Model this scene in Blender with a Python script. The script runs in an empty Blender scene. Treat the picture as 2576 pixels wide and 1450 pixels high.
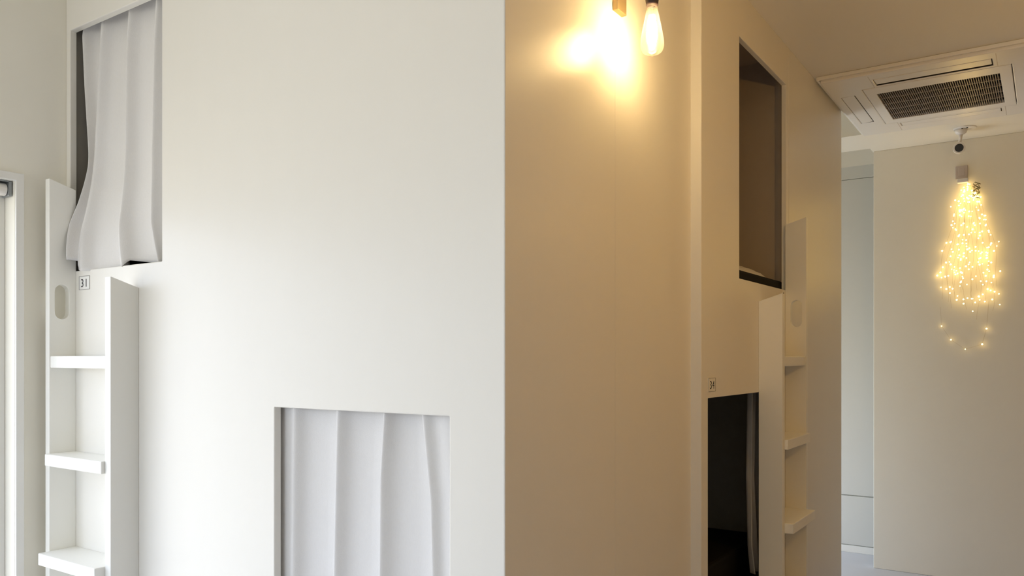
import bpy, bmesh, math, random
from mathutils import Vector, Matrix
random.seed(31)
S = bpy.context.scene
COL = S.collection
R = math.radians

# ------------------------------------------------------------------ materials
def mat(name, col, rough=0.5, spec=0.5, metal=0.0, noise=0.0, nscale=40, bump=0.0, bscale=200, stretch=None):
    m = bpy.data.materials.new(name); m.use_nodes = True
    nt = m.node_tree; b = nt.nodes['Principled BSDF']
    b.inputs['Base Color'].default_value = (*col, 1)
    b.inputs['Roughness'].default_value = rough
    b.inputs['Specular IOR Level'].default_value = spec
    b.inputs['Metallic'].default_value = metal
    tc = nt.nodes.new('ShaderNodeTexCoord'); mp = nt.nodes.new('ShaderNodeMapping')
    nt.links.new(tc.outputs['Object'], mp.inputs['Vector'])
    if stretch: mp.inputs['Scale'].default_value = stretch
    if noise:
        n = nt.nodes.new('ShaderNodeTexNoise'); n.inputs['Scale'].default_value = nscale
        n.inputs['Detail'].default_value = 4
        mx = nt.nodes.new('ShaderNodeMix'); mx.data_type = 'RGBA'
        mx.inputs[6].default_value = (*[c * (1 - noise) for c in col], 1)
        mx.inputs[7].default_value = (*[min(1, c * (1 + noise)) for c in col], 1)
        nt.links.new(mp.outputs[0], n.inputs['Vector'])
        nt.links.new(n.outputs['Fac'], mx.inputs[0]); nt.links.new(mx.outputs[2], b.inputs['Base Color'])
    if bump:
        n2 = nt.nodes.new('ShaderNodeTexNoise'); n2.inputs['Scale'].default_value = bscale
        bp = nt.nodes.new('ShaderNodeBump'); bp.inputs['Strength'].default_value = bump
        bp.inputs['Distance'].default_value = 0.002
        nt.links.new(mp.outputs[0], n2.inputs['Vector'])
        nt.links.new(n2.outputs['Fac'], bp.inputs['Height']); nt.links.new(bp.outputs[0], b.inputs['Normal'])
    return m

def emis(name, col, strength):
    m = bpy.data.materials.new(name); m.use_nodes = True
    nt = m.node_tree; nt.nodes.clear()
    o = nt.nodes.new('ShaderNodeOutputMaterial'); e = nt.nodes.new('ShaderNodeEmission')
    e.inputs[0].default_value = (*col, 1); e.inputs[1].default_value = strength
    nt.links.new(e.outputs[0], o.inputs[0]); return m

def thin_glass(name, tint=(1, 1, 1), gloss=0.6, haze=0.0):
    m = bpy.data.materials.new(name); m.use_nodes = True
    nt = m.node_tree; nt.nodes.clear()
    o = nt.nodes.new('ShaderNodeOutputMaterial'); t = nt.nodes.new('ShaderNodeBsdfTransparent')
    t.inputs[0].default_value = (*tint, 1)
    g = nt.nodes.new('ShaderNodeBsdfGlossy'); g.inputs['Roughness'].default_value = 0.03
    fr = nt.nodes.new('ShaderNodeLayerWeight'); fr.inputs[0].default_value = 0.25
    mu = nt.nodes.new('ShaderNodeMath'); mu.operation = 'MULTIPLY'; mu.inputs[1].default_value = gloss
    mx = nt.nodes.new('ShaderNodeMixShader')
    nt.links.new(fr.outputs['Fresnel'], mu.inputs[0]); nt.links.new(mu.outputs[0], mx.inputs[0])
    nt.links.new(t.outputs[0], mx.inputs[1]); nt.links.new(g.outputs[0], mx.inputs[2])
    out = mx.outputs[0]
    if haze:
        tr = nt.nodes.new('ShaderNodeBsdfTranslucent'); m2 = nt.nodes.new('ShaderNodeMixShader'); m2.inputs[0].default_value = haze
        nt.links.new(out, m2.inputs[1]); nt.links.new(tr.outputs[0], m2.inputs[2]); out = m2.outputs[0]
    nt.links.new(out, o.inputs[0]); return m

M = dict(
    paint=mat('cream_paint', (0.84, 0.815, 0.755), 0.34, 0.4, noise=0.012, nscale=9, bump=0.06, bscale=260, stretch=(1, 1, 0.25)),
    wallmatt=mat('cream_plaster', (0.82, 0.79, 0.71), 0.6, 0.3, noise=0.015, nscale=6, bump=0.05, bscale=300),
    wall_l=mat('brightened_plaster', (0.89, 0.86, 0.765), 0.6, 0.3, noise=0.015, nscale=6, bump=0.05, bscale=300),  # plaster copy lightened in colour to stand in for bounce light
    ladder=mat('white_paint', (0.88, 0.87, 0.82), 0.35, 0.4, bump=0.03, bscale=150),
    ceil=mat('ceiling_paint', (0.82, 0.79, 0.72), 0.65, 0.3, bump=0.04, bscale=300),
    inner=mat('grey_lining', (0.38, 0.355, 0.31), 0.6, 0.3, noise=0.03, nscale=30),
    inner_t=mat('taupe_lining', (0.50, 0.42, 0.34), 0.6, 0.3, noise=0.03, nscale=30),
    curtain=mat('pale_fabric', (0.80, 0.785, 0.77), 0.85, 0.15, noise=0.03, nscale=300, bump=0.25, bscale=900, stretch=(1, 1, 0.3)),
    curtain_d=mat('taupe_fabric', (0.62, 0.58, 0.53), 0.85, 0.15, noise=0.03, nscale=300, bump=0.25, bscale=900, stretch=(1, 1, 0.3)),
    mattress=mat('black_fabric', (0.012, 0.011, 0.012), 0.8, 0.2, bump=0.2, bscale=400),
    sheet=mat('white_cotton', (0.78, 0.75, 0.70), 0.8, 0.2, bump=0.2, bscale=60),
    sign=mat('white_vinyl', (0.85, 0.84, 0.80), 0.4, 0.4),
    ink=mat('black_ink', (0.02, 0.02, 0.02), 0.5, 0.3),
    rule=mat('grey_ink', (0.22, 0.21, 0.19), 0.5, 0.3),
    plastic=mat('white_plastic', (0.82, 0.80, 0.78), 0.3, 0.5),
    plastic_g=mat('grey_plastic', (0.55, 0.48, 0.44), 0.35, 0.5),
    grille=mat('brown_grille', (0.24, 0.20, 0.18), 0.4, 0.4),
    slot=mat('dark_slot', (0.03, 0.027, 0.025), 0.7, 0.2),  # for screws; also puts shade into vent slits and grille recess by colour
    lens=mat('black_lens', (0.006, 0.006, 0.008), 0.15, 0.6),
    brass=mat('brass', (0.72, 0.55, 0.30), 0.35, 0.5, metal=0.8),
    socket=mat('dark_bakelite', (0.05, 0.03, 0.035), 0.4, 0.5),
    steel=mat('grey_steel', (0.30, 0.32, 0.33), 0.35, 0.5, metal=0.7),
    wire=mat('green_wire', (0.10, 0.09, 0.03), 0.5, 0.4),
    copper=mat('copper_wire', (0.42, 0.30, 0.14), 0.4, 0.5),
    floor=mat('pale_vinyl_floor', (0.56, 0.575, 0.63), 0.25, 0.5, noise=0.05, nscale=5),
    wood=mat('brown_wood', (0.26, 0.17, 0.085), 0.5, 0.4, noise=0.15, nscale=12, stretch=(1, 6, 0.4)),  # brown keeps bounce light low on the added aisle wall
    frame=mat('window_vinyl', (0.84, 0.83, 0.79), 0.35, 0.5),
    greypanel=mat('grey_laminate', (0.66, 0.66, 0.63), 0.35, 0.4),
    glass=thin_glass('window_glass', (0.97, 0.99, 0.99), 0.3),
    glass_t=thin_glass('dimming_glass', (0.70, 0.71, 0.72), 0.3),  # tint added to weaken the daylight through the left window
    bulb_glass=thin_glass('bulb_glass', (1.0, 0.97, 0.90), 0.35, 0.03),
    filament=emis('filament', (1.0, 0.70, 0.33), 190),
    led=emis('warm_led', (1.0, 0.66, 0.20), 14),
)

# ------------------------------------------------------------------ helpers
def link(o):
    COL.objects.link(o); return o

def empty(name, loc):
    o = bpy.data.objects.new(name, None); o.location = loc; o.empty_display_size = 0.05
    return link(o)

def tag(o, label=None, cat=None, group=None, kind=None):
    if label: o['label'] = label
    if cat: o['category'] = cat
    if group: o['group'] = group
    if kind: o['kind'] = kind
    return o

def wloc(o):
    v = Vector((0, 0, 0))
    while o: v += o.location; o = o.parent
    return v

def obj(name, bm, m, parent=None, smooth=False, bevel=0, origin=None, edges=None):
    """bm is in world coordinates; the object's origin is put at its parent (or at origin)."""
    if edges:
        lay = bm.edges.layers.float.new('bevel_weight_edge')
        for e in bm.edges:
            a, b = e.verts[0].co, e.verts[1].co
            e[lay] = 1.0 if edges(a) and edges(b) else 0.0
    base = wloc(parent) if parent else Vector(origin or (0, 0, 0))
    bmesh.ops.translate(bm, verts=bm.verts[:], vec=-base)
    bmesh.ops.recalc_face_normals(bm, faces=bm.faces[:])
    me = bpy.data.meshes.new(name); bm.to_mesh(me); bm.free()
    me.materials.append(m)
    if smooth:
        for p in me.polygons: p.use_smooth = True
    o = bpy.data.objects.new(name, me); link(o)
    if parent: o.parent = parent
    elif origin: o.location = origin
    if bevel:
        b = o.modifiers.new('bevel', 'BEVEL'); b.width = bevel; b.segments = 2; b.limit_method = 'ANGLE'; b.angle_limit = R(40)
        if edges: b.limit_method = 'WEIGHT'
    return o

def struct(name, bm, m, bevel=0, parent=None, edges=None):
    o = obj(name, bm, m, parent, bevel=bevel, edges=edges)
    if not parent: o['kind'] = 'structure'
    return o

def box(bm, x0, x1, y0, y1, z0, z1):
    v = [bm.verts.new(p) for p in ((x0, y0, z0), (x1, y0, z0), (x1, y1, z0), (x0, y1, z0),
                                   (x0, y0, z1), (x1, y0, z1), (x1, y1, z1), (x0, y1, z1))]
    for f in ((0, 3, 2, 1), (4, 5, 6, 7), (0, 1, 5, 4), (1, 2, 6, 5), (2, 3, 7, 6), (3, 0, 4, 7)):
        bm.faces.new([v[i] for i in f])
    return v

def B(*a):
    bm = bmesh.new(); box(bm, *a); return bm

def plate(axis, u0, u1, v0, v1, w0, w1, holes=(), cuts=()):
    """a slab with rectangular holes; axis is the thin direction."""
    mp = {'Y': lambda u, v, w: (u, w, v), 'X': lambda u, v, w: (w, u, v), 'Z': lambda u, v, w: (u, v, w)}[axis]
    us = sorted({u0, u1, *[h[0] for h in holes], *[h[1] for h in holes]})
    vs = sorted({v0, v1, *[h[2] for h in holes], *[h[3] for h in holes]})
    us = [u for u in us if u0 <= u <= u1]; vs = [v for v in vs if v0 <= v <= v1]
    bm = bmesh.new(); V = {}
    def vert(i, j, w):
        k = (i, j, w)
        if k not in V: V[k] = bm.verts.new(mp(us[i], vs[j], w))
        return V[k]
    def solid(i, j):
        if i < 0 or j < 0 or i >= len(us) - 1 or j >= len(vs) - 1: return False
        cu, cv = (us[i] + us[i + 1]) / 2, (vs[j] + vs[j + 1]) / 2
        return not any(h[0] < cu < h[1] and h[2] < cv < h[3] for h in holes)
    for i in range(len(us) - 1):
        for j in range(len(vs) - 1):
            if not solid(i, j): continue
            for w in (w0, w1):
                bm.faces.new([vert(i, j, w), vert(i + 1, j, w), vert(i + 1, j + 1, w), vert(i, j + 1, w)])
            for di, dj, a, b in ((-1, 0, (i, j), (i, j + 1)), (1, 0, (i + 1, j), (i + 1, j + 1)),
                                 (0, -1, (i, j), (i + 1, j)), (0, 1, (i, j + 1), (i + 1, j + 1))):
                if not solid(i + di, j + dj):
                    bm.faces.new([vert(*a, w0), vert(*b, w0), vert(*b, w1), vert(*a, w1)])
    return bm

def lathe(bm, cx, cy, prof, n=24, axis='Z'):
    """prof: list of (radius, height) in world heights."""
    rings = []
    for r, h in prof:
        ring = []
        for k in range(n):
            a = 2 * math.pi * k / n
            if axis == 'Z': p = (cx + r * math.cos(a), cy + r * math.sin(a), h)
            ring.append(bm.verts.new(p))
        rings.append(ring)
    for a, b in zip(rings, rings[1:]):
        for k in range(n):
            bm.faces.new([a[k], a[(k + 1) % n], b[(k + 1) % n], b[k]])
    if prof[0][0] > 1e-4: bm.faces.new(rings[0])
    if prof[-1][0] > 1e-4: bm.faces.new(rings[-1])

def tube(bm, pts, r, n=6):
    pts = [Vector(p) for p in pts]; prev = None; rings = []
    for i, p in enumerate(pts):
        t = (pts[min(i + 1, len(pts) - 1)] - pts[max(i - 1, 0)]).normalized()
        a = t.orthogonal() if prev is None else (prev - t * prev.dot(t))
        a.normalize(); prev = a; b = t.cross(a)
        rr = r[i] if isinstance(r, (list, tuple)) else r
        rings.append([bm.verts.new(p + (a * math.cos(2 * math.pi * k / n) + b * math.sin(2 * math.pi * k / n)) * rr) for k in range(n)])
    for a, b in zip(rings, rings[1:]):
        for k in range(n): bm.faces.new([a[k], a[(k + 1) % n], b[(k + 1) % n], b[k]])
    bm.faces.new(rings[0]); bm.faces.new(rings[-1])

def lerp(a, b, t): return a + (b - a) * t
def sm(a, b, x):
    t = max(0, min(1, (x - a) / (b - a))); return t * t * (3 - 2 * t)
def table(tab, t):
    for (a, va), (b, vb) in zip(tab, tab[1:]):
        if t <= b: return lerp(va, vb, max(0, (t - a) / (b - a)))
    return tab[-1][1]

# ------------------------------------------------------------------ the room
CEIL = 2.77
XL, XR, YB, YF = -2.863, 3.4, -2.6, 6.12         # left wall, right wall, rear wall, far wall
W1Y, W2X, W3X = 1.447, -0.994, -0.957

struct('floor', B(XL - .12, XR + .1, YB - .1, YF + .1, -0.1, 0), M['floor'])
struct('ceiling', plate('Z', XL - .12, XR + .1, YB - .1, YF + .1, CEIL, CEIL + .06,
       holes=[(-2.7, W3X, 4.70, 5.262), (-2.7, -0.975, 5.645, 6.10)]), M['ceil'])
def recess(x0, x1, y0, y1, z0, z1):
    bm = bmesh.new()
    box(bm, x0 - .03, x1 + .03, y0 - .03, y0, z0, z1); box(bm, x0 - .03, x1 + .03, y1, y1 + .03, z0, z1)
    box(bm, x0 - .03, x0, y0, y1, z0, z1); box(bm, x1, x1 + .03, y0, y1, z0, z1)
    box(bm, x0 - .03, x1 + .03, y0 - .03, y1 + .03, z1, z1 + .03)
    return bm
struct('trim_1', recess(-2.7, W3X, 4.70, 5.262, CEIL + .06, 3.15), M['ceil'])
struct('trim_2', recess(-2.7, -0.975, 5.645, 6.10, CEIL + .06, 3.15), M['ceil'])

# left wall with the tall window, and with an unseen window added to light the passage
WIN1 = (-1.30, 1.279, 0.06, 1.99)
WIN3 = (4.74, 6.08, 0.03, 1.52)
struct('wall_left', plate('X', YB, YF, 0, CEIL, XL - .12, XL, holes=[WIN1, WIN3]), M['wall_l'])
WIN2 = (-2.76, -1.45, 0.85, 2.40)  # opening of the unseen rear window, added to light the front wall
struct('wall_rear', plate('Y', XL - .12, XR + .1, 0, CEIL, YB - .1, YB, holes=[WIN2]), M['wallmatt'])
struct('wall_right', B(XR, XR + .1, YB, YF, 0, CEIL), M['wallmatt'])
struct('wall_aisle_added', B(.50, .60, W1Y, 5.74, 0, CEIL), M['wood'])  # unseen dark wall, added to keep daylight out of the aisle

# panelled bunk block: long front, its end, then the second block behind
UP1 = (-2.837, -2.288, 1.70, 2.543)
LO1 = (-1.760, -1.150, 0.48, 1.264)
struct('wall_front', plate('Y', XL, W2X, 0, CEIL, W1Y, W1Y + .022, holes=[UP1, LO1]), M['paint'], bevel=.0030, edges=lambda p: abs(p.y - W1Y) < 1e-5)
SEAM = 1.984
bm = bmesh.new()
box(bm, W2X - .022, W2X, W1Y + .022, SEAM - .0003, 0, CEIL)
box(bm, W2X - .022, W2X, SEAM + .0003, 2.543, 0, CEIL)
struct('wall_side', bm, M['paint'], bevel=.0008, edges=lambda p: abs(p.y - SEAM) < .001 and abs(p.x - W2X) < 1e-5)
struct('trim_3', B(W2X - .05, W3X - .020, 2.543, 2.583, 0, CEIL), M['paint'])
UP3 = (2.934, 3.572, 1.695, 2.597)
LO3 = (2.605, 3.238, 0.48, 1.262)
bm = plate('X', 2.543, 3.6105, 0, CEIL, W3X - .02, W3X, holes=[UP3, LO3])
struct('wall_middle', bm, M['paint'], bevel=.0022, edges=lambda p: abs(p.x - W3X) < 1e-5)
struct('wall_middle_end', B(W3X - .02, W3X, 3.6135, 4.69, 0, CEIL), M['paint'], bevel=.002)
struct('wall_passage', B(XL, W3X - .02, 4.66, 4.69, 0, CEIL), M['wallmatt'])
# back wall and the passage's far wall
struct('wall_back', B(-0.97, XR, 5.74, 5.80, 0, CEIL), M['wallmatt'], bevel=.003)
struct('wall_far', B(XL, XR, YF, YF + .1, 0, 3.1), M['greypanel'])
struct('trim_4', B(XL, -0.9, YF - .016, YF, .056, .4065), M['greypanel'], bevel=.002)
struct('trim_5', B(XL, -0.9, YF - .016, YF, .4135, 2.6775), M['greypanel'], bevel=.002)
struct('trim_6', B(XL, -0.9, YF - .016, YF, 2.6805, 3.1), M['greypanel'], bevel=.002)
struct('baseboard_far', B(XL, -0.9, YF - .012, YF, 0, .051), M['frame'], bevel=.002)

# grey lined berths behind the openings (open on the room side)
def lining(name, x0, x1, y0, y1, z0, z1, open_side, m='inner'):
    bm = bmesh.new(); t = .015
    box(bm, x0, x1, y0, y1, z0, z0 + t); box(bm, x0, x1, y0, y1, z1 - t, z1)
    if open_side != 'x1': box(bm, x1 - t, x1, y0, y1, z0 + t, z1 - t)
    if open_side != 'y0': box(bm, x0, x1, y0, y0 + t, z0 + t, z1 - t)
    box(bm, x0, x0 + t, y0, y1, z0 + t, z1 - t); box(bm, x0, x1, y1 - t, y1, z0 + t, z1 - t)
    return struct(name, bm, M[m])
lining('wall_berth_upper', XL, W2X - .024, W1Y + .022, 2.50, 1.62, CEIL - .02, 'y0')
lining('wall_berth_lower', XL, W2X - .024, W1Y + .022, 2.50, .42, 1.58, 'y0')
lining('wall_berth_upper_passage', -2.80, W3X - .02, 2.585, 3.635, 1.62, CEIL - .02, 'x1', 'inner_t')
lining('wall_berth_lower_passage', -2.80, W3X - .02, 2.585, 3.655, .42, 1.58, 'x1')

# ------------------------------------------------------------------ windows
def casing(y0, y1, z0, z1, x0, x1, w):
    return plate('X', y0 - w, y1 + w, z0 - w, z1 + w, x0, x1, holes=[(y0, y1, z0, z1)])
w1 = empty('window_1', (XL, 0, 0)); w1['kind'] = 'structure'
obj('casing', casing(*WIN1, XL, XL + .010, .026), M['frame'], w1, bevel=.002)
yq = (WIN1[0] + WIN1[1]) / 2
obj('sash', plate('X', WIN1[0], WIN1[1], WIN1[2], WIN1[3], -2.975, -2.930,
    holes=[(WIN1[0] + .05, yq - .03, WIN1[2] + .06, WIN1[3] - .05), (yq + .03, WIN1[1] - .05, WIN1[2] + .06, WIN1[3] - .05)]), M['frame'], w1, bevel=.003)
obj('pane', B(-2.955, -2.951, WIN1[0] + .04, yq - .02, WIN1[2] + .05, WIN1[3] - .04), M['glass_t'], w1)
obj('pane', B(-2.955, -2.951, yq + .02, WIN1[1] - .04, WIN1[2] + .05, WIN1[3] - .04), M['glass_t'], w1)
w2 = empty('window_rear_added', (0, YB, 0)); w2['kind'] = 'structure'  # unseen window behind the camera, added for its daylight
obj('sash', plate('Y', *WIN2, YB - .08, YB - .03, holes=[(WIN2[0] + .05, WIN2[1] - .05, WIN2[2] + .05, WIN2[3] - .05)]), M['frame'], w2)
obj('pane', B(WIN2[0] + .04, WIN2[1] - .04, YB - .056, YB - .052, WIN2[2] + .04, WIN2[3] - .04), M['glass'], w2)
w3 = empty('window_passage_unseen', (XL, 5.4, 0)); w3['kind'] = 'structure'  # unseen window, added for daylight on passage and back wall
obj('sash', plate('X', *WIN3, XL - .10, XL - .05, holes=[(WIN3[0] + .05, WIN3[1] - .05, WIN3[2] + .05, WIN3[3] - .05)]), M['frame'], w3)
obj('pane', B(XL - .076, XL - .072, WIN3[0] + .04, WIN3[1] - .04, WIN3[2] + .04, WIN3[3] - .04), M['glass'], w3)

# roller blind rolled up in the head of the window
rb = tag(empty('roller_blind', (-2.902, 0, 1.965)), 'rolled up pale roller blind with grey end bracket in the window head', 'blind')
bm = bmesh.new(); tube(bm, [(-2.900, WIN1[0] + .02, 1.962), (-2.900, 1.264, 1.962)], .021, 20)
obj('fabric_roll', bm, M['sheet'], rb, smooth=False)
for y in (WIN1[0] + .004, 1.2655):
    bm = bmesh.new(); box(bm, -2.926, -2.874, y, y + .011, 1.938, 1.989)
    obj('end_bracket', bm, M['steel'], rb, bevel=.003)
obj('head_rail', B(-2.928, -2.874, WIN1[0] + .016, 1.2655, 1.985, 1.989), M['steel'], rb)

# ------------------------------------------------------------------ ladders
def stadium(cu, cv, hw, hh, n=8):
    pts = []
    for k in range(n + 1):
        a = math.pi * k / n; pts.append((cu + hw * math.cos(a), cv + (hh - hw) + hw * math.sin(a)))
    for k in range(n + 1):
        a = math.pi + math.pi * k / n; pts.append((cu + hw * math.cos(a), cv - (hh - hw) + hw * math.sin(a)))
    return pts
def rail_profile(depth, top_front, top_back):
    return [(0, 0), (depth, 0), (depth, top_front), (0, top_back)]
def rail_bm(mp, depth, tf, tb, t0, t1, slot=None):
    """mp(d, t, z): d = distance off the wall, t = along the wall."""
    bm = bmesh.new()
    outer = rail_profile(depth, tf, tb)
    if slot is None:
        a = [bm.verts.new(mp(d, t0, z)) for d, z in outer]; b = [bm.verts.new(mp(d, t1, z)) for d, z in outer]
        bm.faces.new(a); bm.faces.new(b[::-1])
        for i in range(4): bm.faces.new([a[i], a[(i + 1) % 4], b[(i + 1) % 4], b[i]])
        return bm
    cu, cv, hw, hh = slot; st = stadium(cu, cv, hw, hh)
    layers = []
    for t in (t0, t1):
        ov = [bm.verts.new(mp(d, t, z)) for d, z in outer]
        iv = [bm.verts.new(mp(d, t, z)) for d, z in st]
        es = [bm.edges.new((ov[i], ov[(i + 1) % 4])) for i in range(4)]
        es += [bm.edges.new((iv[i], iv[(i + 1) % len(iv)])) for i in range(len(iv))]
        bmesh.ops.triangle_fill(bm, edges=es, use_beauty=True)
        layers.append((ov, iv))
    for w in (0, 1):
        a, b = layers[0][w], layers[1][w]; n = len(a)
        for i in range(n): bm.faces.new([a[i], a[(i + 1) % n], b[(i + 1) % n], b[i]])
    return bm
def ladder(loc, mp, label):
    """t runs from the tall rail (0) to the short rail; built off the wall towards the room."""
    root = tag(empty('ladder', loc), label, 'ladder', 'ladders up to the bunks')
    obj('side_rail', rail_bm(mp, .089, 2.005, 1.980, -.027, 0, slot=(.047, 1.590, .024, .059)), M['ladder'], root, bevel=.0015)
    obj('side_rail', rail_bm(mp, .093, 1.652, 1.623, .352, .384), M['ladder'], root, bevel=.0015)
    for i, (z, d) in enumerate(((1.405, .087), (1.076, .105), (.747, .126), (.418, .147), (.089, .168))):
        bm = bmesh.new()
        prof = [(0, z - .040), (d, z - .040), (d, z), (0, z)]
        a = [bm.verts.new(mp(q, .0005, zz)) for q, zz in prof]; b = [bm.verts.new(mp(q, .3515, zz)) for q, zz in prof]
        bm.faces.new(a); bm.faces.new(b[::-1])
        for k in range(4): bm.faces.new([a[k], a[(k + 1) % 4], b[(k + 1) % 4], b[k]])
        obj('tread', bm, M['ladder'], root, bevel=.003)
    return root
ladder((-2.62, W1Y - .05, 0), lambda d, t, z: (-2.797 + t, W1Y - d, z),
       'white wooden ladder with handhold slot, below number 31 beside the window')
ladder((W3X + .05, 3.40, 0), lambda d, t, z: (W3X + d, 3.555 + .027 - .027 - t, z),
       'cream wooden ladder in warm shade, right of the dark opening under number 34')

# ------------------------------------------------------------------ number signs
def number_sign(text, loc, rotz, label):
    """loc is the centre on the wall; built facing -Y then turned about z."""
    root = tag(empty('number_sign', loc), label, 'sign', 'bunk number signs')
    rm = Matrix.Rotation(rotz, 4, 'Z')
    def part(name, bm, m):
        bmesh.ops.transform(bm, matrix=rm, verts=bm.verts[:])
        bmesh.ops.translate(bm, verts=bm.verts[:], vec=Vector(loc))
        return obj(name, bm, m, root)
    part('plate', B(-.034, .034, -.0015, 0, -.0235, .0235), M['sign'])
    part('border', plate('Y', -.034, .034, -.0235, .0235, -.0021, -.0016, holes=[(-.0322, .0322, -.0221, .0221)]), M['rule'])
    for k, ch in enumerate(text):
        cu = bpy.data.curves.new('digit', 'FONT'); cu.body = ch; cu.size = .040; cu.extrude = .0003; cu.align_x = 'CENTER'
        cu.offset = -.0002
        cu.materials.append(M['ink'])
        tmp = link(bpy.data.objects.new('digit_curve', cu)); bpy.context.view_layer.update()
        me = bpy.data.meshes.new_from_object(tmp.evaluated_get(bpy.context.evaluated_depsgraph_get())); bpy.data.objects.remove(tmp)
        me.materials.clear(); me.materials.append(M['ink'])
        o = link(bpy.data.objects.new('digit', me)); o.parent = root
        o.location = rm @ Vector((-.0125 + .025 * k, -.0020, -.0142)); o.rotation_euler = (R(90), 0, rotz)
    return root
number_sign('31', (-2.740, W1Y, 1.656), 0, 'small white number 31 sign below the curtained upper opening')
number_sign('34', (W3X, 2.640, 1.307), R(90), 'small number 34 sign above the dark lower opening')

# ------------------------------------------------------------------ curtains
def ridge_shape(u, w=.15):
    """u in 0..1 from one pleat ridge to the next; 1 on the ridge."""
    a = 1 / (1 + (u / w) ** 2) * (1 - sm(.5, 1, u))
    b = .16 * max(0, (u - .30) / .70) ** 2
    c = math.exp(-((1 - u) / .045) ** 2)
    return max(a, b + .84 * c)

def curtain_mesh(edge_tabs, zt_tab, zb_fn, y_fn, mp, amp, cols=48, rows=70, w=.15):
    """edge_tabs: ridge positions as tables over t (0 top .. 1 bottom)."""
    bm = bmesh.new(); grid = []
    n = len(edge_tabs) - 1
    for j in range(rows + 1):
        t = j / rows; row = []
        es = [table(e, t) for e in edge_tabs]
        for i in range(n * cols + 1):
            k = min(i // cols, n - 1); u = (i - k * cols) / cols
            s = lerp(es[k], es[k + 1], u)
            zb = zb_fn(k + u); z = lerp(zt_tab, zb, t)
            y = y_fn(k + u, t) - amp(k + u, t) * ridge_shape(u, w)
            row.append(bm.verts.new(mp(s, y, z)))
        grid.append(row)
    for a, b in zip(grid, grid[1:]):
        for i in range(len(a) - 1): bm.faces.new([a[i], a[i + 1], b[i + 1], b[i]])
    return bm
def cloth(name, bm, m, origin, label):
    o = obj(name, bm, m, None, smooth=True, origin=origin)
    s = o.modifiers.new('thickness', 'SOLIDIFY'); s.thickness = .0025; s.offset = 0
    return tag(o, label, 'curtain', 'bunk curtains')

# upper curtain of bunk 31
zt = 2.62
E0 = [(0, -2.800), (.10, -2.822), (.30, -2.808), (.62, -2.777), (.78, -2.782), (.86, -2.795), (1, -2.772)]
E1 = [(0, -2.690), (.15, -2.705), (.6, -2.745), (.85, -2.745), (1, -2.725)]
E2 = [(0, -2.520), (.2, -2.545), (.6, -2.553), (.85, -2.545), (1, -2.508)]
E3 = [(0, -2.365), (.2, -2.385), (.6, -2.400), (.85, -2.392), (1, -2.345)]
E4 = [(0, -2.225), (1, -2.245)]
def zb31(q):
    if q <= .88: return lerp(1.734, 1.722, q / .88)
    if q <= 1: return lerp(1.722, 1.695, (q - .88) / .12)
    if q <= 2: return lerp(1.694, 1.697, q - 1)
    if q <= 3: return lerp(1.697, 1.720, sm(0, .09, q - 2)) - .020 * (q - 2)
    return lerp(1.700, 1.758, sm(.05, .28, q - 3))
def y31(q, t):
    fwd = sm(.55, 1, t) * lerp(.062, .012, min(1, max(0, (q - .6) / 2.4))) * (1 if q < 3 else max(0, 1 - (q - 3) * 2.5))
    return 1.526 - fwd - (.012 * sm(.6, 1, t) if q < 1 else 0)
cloth('curtain', curtain_mesh([E0, E1, E2, E3, E4], zt, zb31, y31, lambda s, y, z: (s, y, z),
      lambda q, t: .044 + .006 * sm(.7, 1, t) * (1 if q < 2.9 else 0), w=.10), M['curtain'], (-2.5, 1.5, zt),
      'pale grey pleated curtain billowing out of the upper opening above number 31')

# lower curtain beside it
L = [[(0, -1.93), (1, -1.93)], [(0, -1.717), (1, -1.728)], [(0, -1.548), (.4, -1.558), (1, -1.572)], [(0, -1.380), (.25, -1.396), (1, -1.404)],
     [(0, -1.262), (.3, -1.232), (1, -1.215)], [(0, -1.08), (1, -1.06)]]
cloth('curtain', curtain_mesh(L, 1.30, lambda q: .475, lambda q, t: (1.484 if q < 1 else 1.512 - .020 * sm(4.0, 4.4, q)), lambda s, y, z: (s, y, z),
      lambda q, t: (.006 if q < 1 else .034)), M['curtain'], (-1.45, 1.5, 1.30),
      'pale grey pleated curtain drawn across the lower white opening left of centre')

# curtain pushed aside in the opening under 34
G = [[(0, 3.235), (.5, 3.205), (.85, 3.20), (1, 3.235)], [(0, 3.275), (.5, 3.235), (1, 3.28)], [(0, 3.33), (1, 3.34)], [(0, 3.40), (1, 3.40)]]
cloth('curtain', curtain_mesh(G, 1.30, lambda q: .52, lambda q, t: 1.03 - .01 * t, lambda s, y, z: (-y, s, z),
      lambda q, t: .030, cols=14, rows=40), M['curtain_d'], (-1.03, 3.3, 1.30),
      'dim taupe curtain bunched at the right of the opening under number 34')

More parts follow.
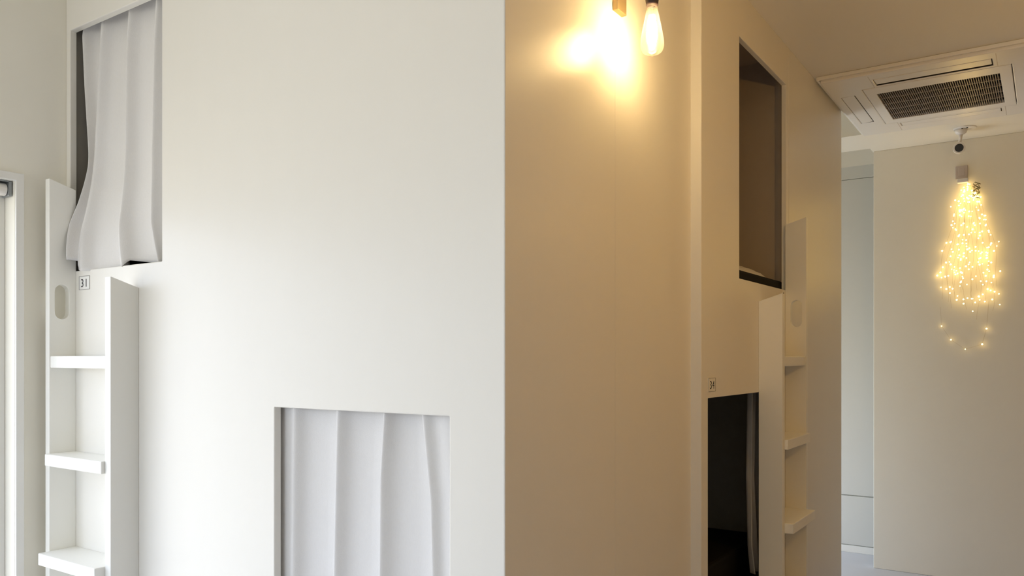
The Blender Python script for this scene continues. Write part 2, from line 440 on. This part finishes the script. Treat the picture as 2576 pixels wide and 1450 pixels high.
# ------------------------------------------------------------------ bedding
def mattress(x0, x1, y0, y1, z0, z1, label):
    o = obj('mattress', B(x0, x1, y0, y1, z0, z1), M['mattress'], None, bevel=.012, origin=((x0 + x1) / 2, (y0 + y1) / 2, z0))
    return tag(o, label, 'mattress', 'bunk mattresses')
mattress(-2.843, -1.04, W1Y + .092, 2.47, 1.636, 1.750, 'black mattress edge showing under the curtain above number 31')
mattress(-2.77, W3X - .024, 2.605, 3.612, 1.636, 1.738, 'black mattress in the upper opening above the cream ladder')
mattress(-2.77, W3X - .125, 2.605, 3.635, .436, .600, 'black mattress at the bottom of the opening under number 34')
bm = bmesh.new(); nx, ny = 14, 30; gr = []
for i in range(nx + 1):
    row = []
    for j in range(ny + 1):
        x = lerp(-1.36, -1.010, i / nx); y = lerp(3.10, 3.56, j / ny)
        e = min(i, nx - i) / 3; f = min(j, ny - j) / 4
        h = .044 * (1 - math.exp(-3 * e)) * (1 - math.exp(-f)) + .006 * math.sin(j * 1.1 + i * .6) * min(1, e) * min(1, f)
        row.append(bm.verts.new((x, y, 1.7395 + max(0, h))))
    gr.append(row)
for a, b in zip(gr, gr[1:]):
    for j in range(ny): bm.faces.new([a[j], a[j + 1], b[j + 1], b[j]])
bot = [bm.verts.new((x, y, 1.7385)) for x, y in ((-1.36, 3.10), (-1.36, 3.56), (-1.010, 3.56), (-1.010, 3.10))]
bm.faces.new(bot)
tag(obj('folded_sheet', bm, M['sheet'], None, smooth=True, origin=(-1.19, 3.2, 1.7385)),
    'folded white sheet lying on the black mattress in the upper opening', 'sheet')

# ------------------------------------------------------------------ wall lamp with the filament bulb
wl = tag(empty('wall_lamp', (W2X, 1.995, 2.45)), 'lit filament bulb hanging from a brass wall bracket at the top', 'lamp')
obj('wall_bracket', B(W2X, W2X + .016, 1.968, 2.024, 2.353, 2.56), M['brass'], wl, bevel=.002)
bm = bmesh.new()
ar = [(W2X + .01, 1.99, 2.50)] + [(-.884 - .04 + .04 * math.sin(a), 1.984, 2.46 + .04 * math.cos(a)) for a in [R(k * 15) for k in range(7)]]
tube(bm, ar, .006, 10); obj('arm', bm, M['brass'], wl, smooth=True)
bm = bmesh.new()
lathe(bm, -.884, 1.984, [(.006, 2.462), (.014, 2.458), (.0165, 2.445), (.0165, 2.41), (.018, 2.405), (.018, 2.36), (.0165, 2.350), (.0165, 2.345)], 24)
obj('lamp_socket', bm, M['socket'], wl, smooth=True)
bm = bmesh.new()
prof = [(.0135, 2.345), (.0150, 2.335), (.0178, 2.320), (.0225, 2.298), (.0270, 2.276), (.0305, 2.256), (.0318, 2.243), (.0308, 2.231),
        (.0270, 2.222), (.0200, 2.2165), (.0110, 2.2135), (.004, 2.2105), (.0005, 2.208)]
lathe(bm, -.884, 1.984, prof, 32)
bulb = obj('bulb', bm, M['bulb_glass'], wl, smooth=True)
bm = bmesh.new()
for k in range(10):
    a = 2 * math.pi * k / 10
    p = [(-.884 + r * math.cos(a + dz), 1.984 + r * math.sin(a + dz), z) for r, z, dz in ((.006, 2.318, 0), (.0125, 2.275, .25), (.0125, 2.262, .3), (.004, 2.228, .5))]
    tube(bm, p, .0024, 6)
obj('filament', bm, M['filament'], bulb)
bm = bmesh.new(); tube(bm, [(-.884, 1.984, 2.345), (-.884, 1.984, 2.316)], [.006, .003], 10)
obj('stem', bm, M['glass'], bulb)

# ------------------------------------------------------------------ ceiling air conditioner
ac = tag(empty('air_conditioner', (-.46, 4.63, CEIL)), 'white ceiling cassette air conditioner with dark square grille', 'air conditioner')
X0, X1, Y0, Y1 = -.930, .030, 4.075, 5.185
LN = (-.706, -.214, 4.160, 4.262); LF = (-.706, -.214, 5.010, 5.075)
LL = (-.892, -.826, 4.360, 4.900); LR = (-.094, -.028, 4.360, 4.900)
SU = (-.778, -.142, 4.285, 4.985)
obj('housing', plate('Z', X0 + .012, X1 - .012, Y0 + .012, Y1 - .012, 2.760, CEIL - .0005, holes=[]), M['plastic'], ac)
obj('trim_frame', plate('Z', X0 - .015, X1 + .015, Y0 - .015, Y1 + .015, 2.752, CEIL - .001, holes=[(X0 - .004, X1 + .004, Y0 - .004, Y1 + .004)]), M['plastic'], ac, bevel=.002)
obj('face_panel', plate('Z', X0, X1, Y0, Y1, 2.738, 2.760, holes=[LN, LF, LL, LR, SU]), M['plastic'], ac, bevel=.005)
GR = (-.727, -.194, 4.392, 4.911)
obj('intake_panel', plate('Z', SU[0] + .003, SU[1] - .003, SU[2] + .003, SU[3] - .003, 2.737, 2.757, holes=[GR]), M['plastic'], ac, bevel=.002)
obj('filter', B(GR[0] - .005, GR[1] + .005, GR[2] - .005, GR[3] + .005, 2.7572, 2.7598), M['slot'], ac)  # dark sheet standing in for the shaded depth behind the grille
bm = bmesh.new(); nf = 54
for k in range(1, nf):
    x = lerp(GR[0], GR[1], k / nf); box(bm, x - .0017, x + .0017, GR[2], GR[3], 2.740, 2.754)
for k in range(1, 5):
    y = lerp(GR[2], GR[3], k / 5); box(bm, GR[0], GR[1], y - .003, y + .003, 2.7395, 2.7545)
obj('grille', bm, M['grille'], ac)
def louver(q, tilt_axis, lift):
    bm = bmesh.new(); a, b, c, d = q[0] + .003, q[1] - .003, q[2] + .003, q[3] - .003
    v = box(bm, a, b, c, d, 2.7375, 2.7435)
    for p in v:
        if tilt_axis == 'y+' and p.co.y > (c + d) / 2: p.co.z += lift; p.co.y -= .016
        if tilt_axis == 'y-' and p.co.y < (c + d) / 2: p.co.z += lift; p.co.y += .004
        if tilt_axis == 'x+' and p.co.x > (a + b) / 2: p.co.z += lift
        if tilt_axis == 'x-' and p.co.x < (a + b) / 2: p.co.z += lift
    return bm
for q, ax, lf in ((LN, 'y+', .002), (LF, 'y-', .002), (LL, 'x+', .003), (LR, 'x-', .003)):
    f = obj('louver', louver(q, ax, lf), M['plastic'], ac, bevel=.002)
    sb = bmesh.new(); box(sb, q[0] - .004, q[1] + .004, q[2] - .004, q[3] + .004, 2.7575, 2.7598)
    box(sb, q[0], q[1], q[3] - .0015, q[3] - .0002, 2.7395, 2.7574); box(sb, q[1] - .0015, q[1] - .0002, q[2], q[3] - .0016, 2.7395, 2.7574)
    obj('outlet_shade', sb, M['slot'], f)  # dark cap and strips put the slit's shade into colour
for x in (-.718, -.196):
    for ya, yb in ((Y0 + .02, 4.285), (4.985, Y1 - .02)):
        obj('panel_seam', B(x - .0012, x + .0012, ya, yb, 2.7374, 2.7381), M['plastic_g'], ac)

# ------------------------------------------------------------------ security camera under the ceiling
sc = tag(empty('security_camera', (-.43, 5.46, CEIL)), 'small white security camera with black lens under the ceiling', 'camera')
bm = bmesh.new(); lathe(bm, -.418, 5.456, [(.062, CEIL - .0003), (.062, CEIL - .003), (.058, CEIL - .006)], 40)
pl = obj('ceiling_plate', bm, M['plastic'], sc)
bm = bmesh.new()
for dx in (-.012, .014): lathe(bm, -.418 + dx, 5.425, [(.0045, CEIL - .006), (.0045, CEIL - .0085)], 12)
obj('screw', bm, M['slot'], pl)
bm = bmesh.new(); lathe(bm, -.440, 5.462, [(.034, CEIL - .006), (.034, CEIL - .014), (.028, CEIL - .026), (.014, CEIL - .036)], 28)
obj('mount', bm, M['plastic'], sc, smooth=True)
lc = Vector((-.448, 5.45, 2.655)); dirc = (Vector((0, .0, 1.30)) - lc).normalized()
dirc = Vector((dirc.x, dirc.y, -.18)).normalized()
bm = bmesh.new(); tube(bm, [(-.440, 5.462, CEIL - .034), (-.442, 5.470, 2.715), lc - dirc * .035 + Vector((0, 0, .022))], [.010, .009, .011], 14)
obj('arm', bm, M['plastic'], sc, smooth=True)
bm = bmesh.new(); tube(bm, [lc - dirc * .095, lc - dirc * .088, lc - dirc * .004, lc], [.028, .0335, .0335, .0315], 32)
hs = obj('camera_body', bm, M['plastic'], sc, smooth=False)
bm = bmesh.new(); tube(bm, [lc - dirc * .002, lc + dirc * .0015], .0235, 32)
obj('lens', bm, M['lens'], hs)

# ------------------------------------------------------------------ socket box and fairy lights on the back wall
so = tag(empty('socket_box', (-.455, 5.74, 2.56)), 'small greyish socket box on the back wall above the fairy lights', 'socket')
obj('face_plate', B(-.492, -.424, 5.727, 5.7398, 2.522, 2.606), M['plastic_g'], so, bevel=.004)
obj('socket_insert', B(-.476, -.440, 5.7245, 5.727, 2.540, 2.590), M['plastic_g'], so, bevel=.002)

fl = tag(empty('fairy_lights', (-.415, 5.70, 2.50)), 'glowing bunch of warm fairy lights hanging on the back wall', 'fairy lights')
obj('adapter', B(-.480, -.418, 5.690, 5.7265, 2.492, 2.518), M['plastic'], fl, bevel=.004)
bm = bmesh.new()
prev = None
pts = [(-.376 + .022 * math.cos(k * 1.9), 5.715 + .012 * math.sin(k * 2.7), 2.475 - .003 * k + .02 * math.sin(k * 1.3)) for k in range(26)]
tube(bm, pts, .0022, 5)
obj('wire_tangle', bm, M['wire'], fl, smooth=True)
ENV = [(0, .022), (.06, .05), (.15, .085), (.30, .122), (.45, .150), (.60, .165), (.75, .158), (.86, .140), (1, .10)]
leds = []
NS = 17
for k in range(NS):
    f = (k + .5) / NS * 2 - 1 + random.uniform(-.06, .06)
    dep = random.uniform(0, 1)
    tend = random.uniform(.60, .82)
    wob = random.uniform(0, 6)
    pts = []
    for i in range(25):
        t = tend * i / 24
        cx = lerp(-.413, -.412, t)
        x = cx + table(ENV, t) * f * .98 + .010 * math.sin(wob + t * 16) * min(1, t * 5)
        y = 5.733 - (.012 + .050 * dep * math.sqrt(max(0, 1 - f * f))) * min(1, .35 + t * 3) + .004 * math.sin(wob * 2 + t * 21)
        pts.append(Vector((x, min(y, 5.731), 2.478 - 1.03 * t)))
    bm = bmesh.new(); tube(bm, pts, .0005, 4); obj('wire', bm, M['copper'], fl)
    t = random.uniform(.02, .10)
    while t < tend:
        q = t / tend * 24; i = min(23, int(q)); p = pts[i].lerp(pts[i + 1], q - i)
        leds.append(p + Vector((random.gauss(0, .015), random.uniform(-.004, 0), random.gauss(0, .008))))
        t += random.choice((random.uniform(.012, .03), random.uniform(.06, .12)))
loop = [(-.575, 5.725, 1.72), (-.568, 5.722, 1.60), (-.515, 5.715, 1.512), (-.436, 5.712, 1.452), (-.345, 5.714, 1.482), (-.322, 5.718, 1.578), (-.31, 5.722, 1.75)]
bm = bmesh.new(); tube(bm, loop, .0005, 4); obj('wire', bm, M['copper'], fl)
leds += [Vector(p) for p in loop[1:6]]
for _ in range(14):
    leds.append(Vector((-.425 + random.gauss(0, .024), random.uniform(5.69, 5.72), 2.445 + random.gauss(0, .018))))
bm = bmesh.new(); bmesh.ops.create_icosphere(bm, subdivisions=2, radius=.0046)
leds.sort(key=lambda p: p.y)
first = None
for p in leds[:96]:
    if first is None:
        first = obj('led_bulb', bm, M['led'], fl, smooth=True)
        me = first.data
        for v in me.vertices: v.co += wloc(fl)
        o = first
    else:
        o = link(first.copy()); o.parent = fl
    o.location = p - wloc(fl); o.scale = [random.uniform(.7, 1.2)] * 3
bm = bmesh.new()
for p in leds[96:]: bmesh.ops.create_icosphere(bm, subdivisions=2, radius=.0046 * random.uniform(.65, 1.15), matrix=Matrix.Translation(p))
o = obj('led_bulbs', bm, M['led'], fl, smooth=True); o['kind'] = 'stuff'

# small screw cap at the corner of the upper opening
cap = tag(empty('screw_cap', (W3X, 3.50, 1.672)), 'tiny dark screw cap below the right corner of the upper opening', 'screw')
bm = bmesh.new(); tube(bm, [(W3X, 3.513, 1.676), (W3X + .003, 3.513, 1.676)], .010, 20); obj('cap', bm, M['paint'], cap)
bm = bmesh.new(); tube(bm, [(W3X + .003, 3.513, 1.676), (W3X + .005, 3.513, 1.676)], .0045, 16); obj('screw', bm, M['slot'], cap)

# ------------------------------------------------------------------ daylight and unseen warm lamps
w = bpy.data.worlds.new('World'); S.world = w; w.use_nodes = True
nt = w.node_tree; bg = nt.nodes['Background']; bg.inputs[1].default_value = 8.0
tc = nt.nodes.new('ShaderNodeTexCoord'); sx = nt.nodes.new('ShaderNodeSeparateXYZ'); rp = nt.nodes.new('ShaderNodeValToRGB')
mr = nt.nodes.new('ShaderNodeMapRange'); mr.inputs[1].default_value = -1; mr.inputs[2].default_value = 1
nt.links.new(tc.outputs['Generated'], sx.inputs[0]); nt.links.new(sx.outputs['Z'], mr.inputs[0]); nt.links.new(mr.outputs[0], rp.inputs[0])
nt.links.new(rp.outputs[0], bg.inputs[0])
rp.color_ramp.elements[0].position = 0.44; rp.color_ramp.elements[0].color = (0.72, 0.68, 0.61, 1)     # ground outside
rp.color_ramp.elements[1].position = 0.53; rp.color_ramp.elements[1].color = (0.66, 0.72, 0.83, 1)      # overcast sky
e3 = rp.color_ramp.elements.new(0.70); e3.color = (0.90, 0.98, 1.16, 1)
def portal(name, loc, rot, sx, sy):
    l = bpy.data.lights.new(name, 'AREA'); l.shape = 'RECTANGLE'; l.size = sx; l.size_y = sy
    l.cycles.is_portal = True
    o = link(bpy.data.objects.new(name, l)); o.location = loc; o.rotation_euler = rot
portal('portal_window', (XL - .13, (WIN1[0] + WIN1[1]) / 2, (WIN1[2] + WIN1[3]) / 2), (0, R(-90), 0), WIN1[3] - WIN1[2], WIN1[1] - WIN1[0])
portal('portal_rear', ((WIN2[0] + WIN2[1]) / 2, YB - .11, (WIN2[2] + WIN2[3]) / 2), (R(90), 0, 0), WIN2[1] - WIN2[0], WIN2[3] - WIN2[2])
portal('portal_passage', (XL - .13, (WIN3[0] + WIN3[1]) / 2, (WIN3[2] + WIN3[3]) / 2), (0, R(-90), 0), WIN3[3] - WIN3[2], WIN3[1] - WIN3[0])
def lamp(name, loc, power, col=(1, .66, .30), r=.04):
    l = bpy.data.lights.new(name, 'POINT'); l.energy = power; l.color = col; l.shadow_soft_size = r
    o = link(bpy.data.objects.new(name, l)); o.location = loc
lamp('unseen_warm_lamp', (.36, 2.10, 2.05), 12.2, (1, .61, .16))  # unseen lamp, added for warm light on the bunk walls
lamp('unseen_warm_lamp', (.28, 3.6, 2.12), 2.2, (1, .61, .16))  # weaker unseen lamp, added farther down the aisle

# ------------------------------------------------------------------ camera and colour
cd = bpy.data.cameras.new('Camera'); cam = link(bpy.data.objects.new('Camera', cd)); S.camera = cam
cam.location = (0, 0, 1.40); cam.rotation_euler = (R(90), 0, R(33.98))
cd.sensor_fit = 'HORIZONTAL'; cd.sensor_width = 36; cd.lens = 2006 / 2576 * 36
cd.shift_y = 175 / 2576; cd.clip_start = .02
vs = S.view_settings
vs.view_transform = 'Standard'; vs.look = 'None'; vs.exposure = 0; vs.gamma = 1; vs.use_curve_mapping = False
S.cycles.use_denoising = True
S.cycles.max_bounces = 12; S.cycles.diffuse_bounces = 8
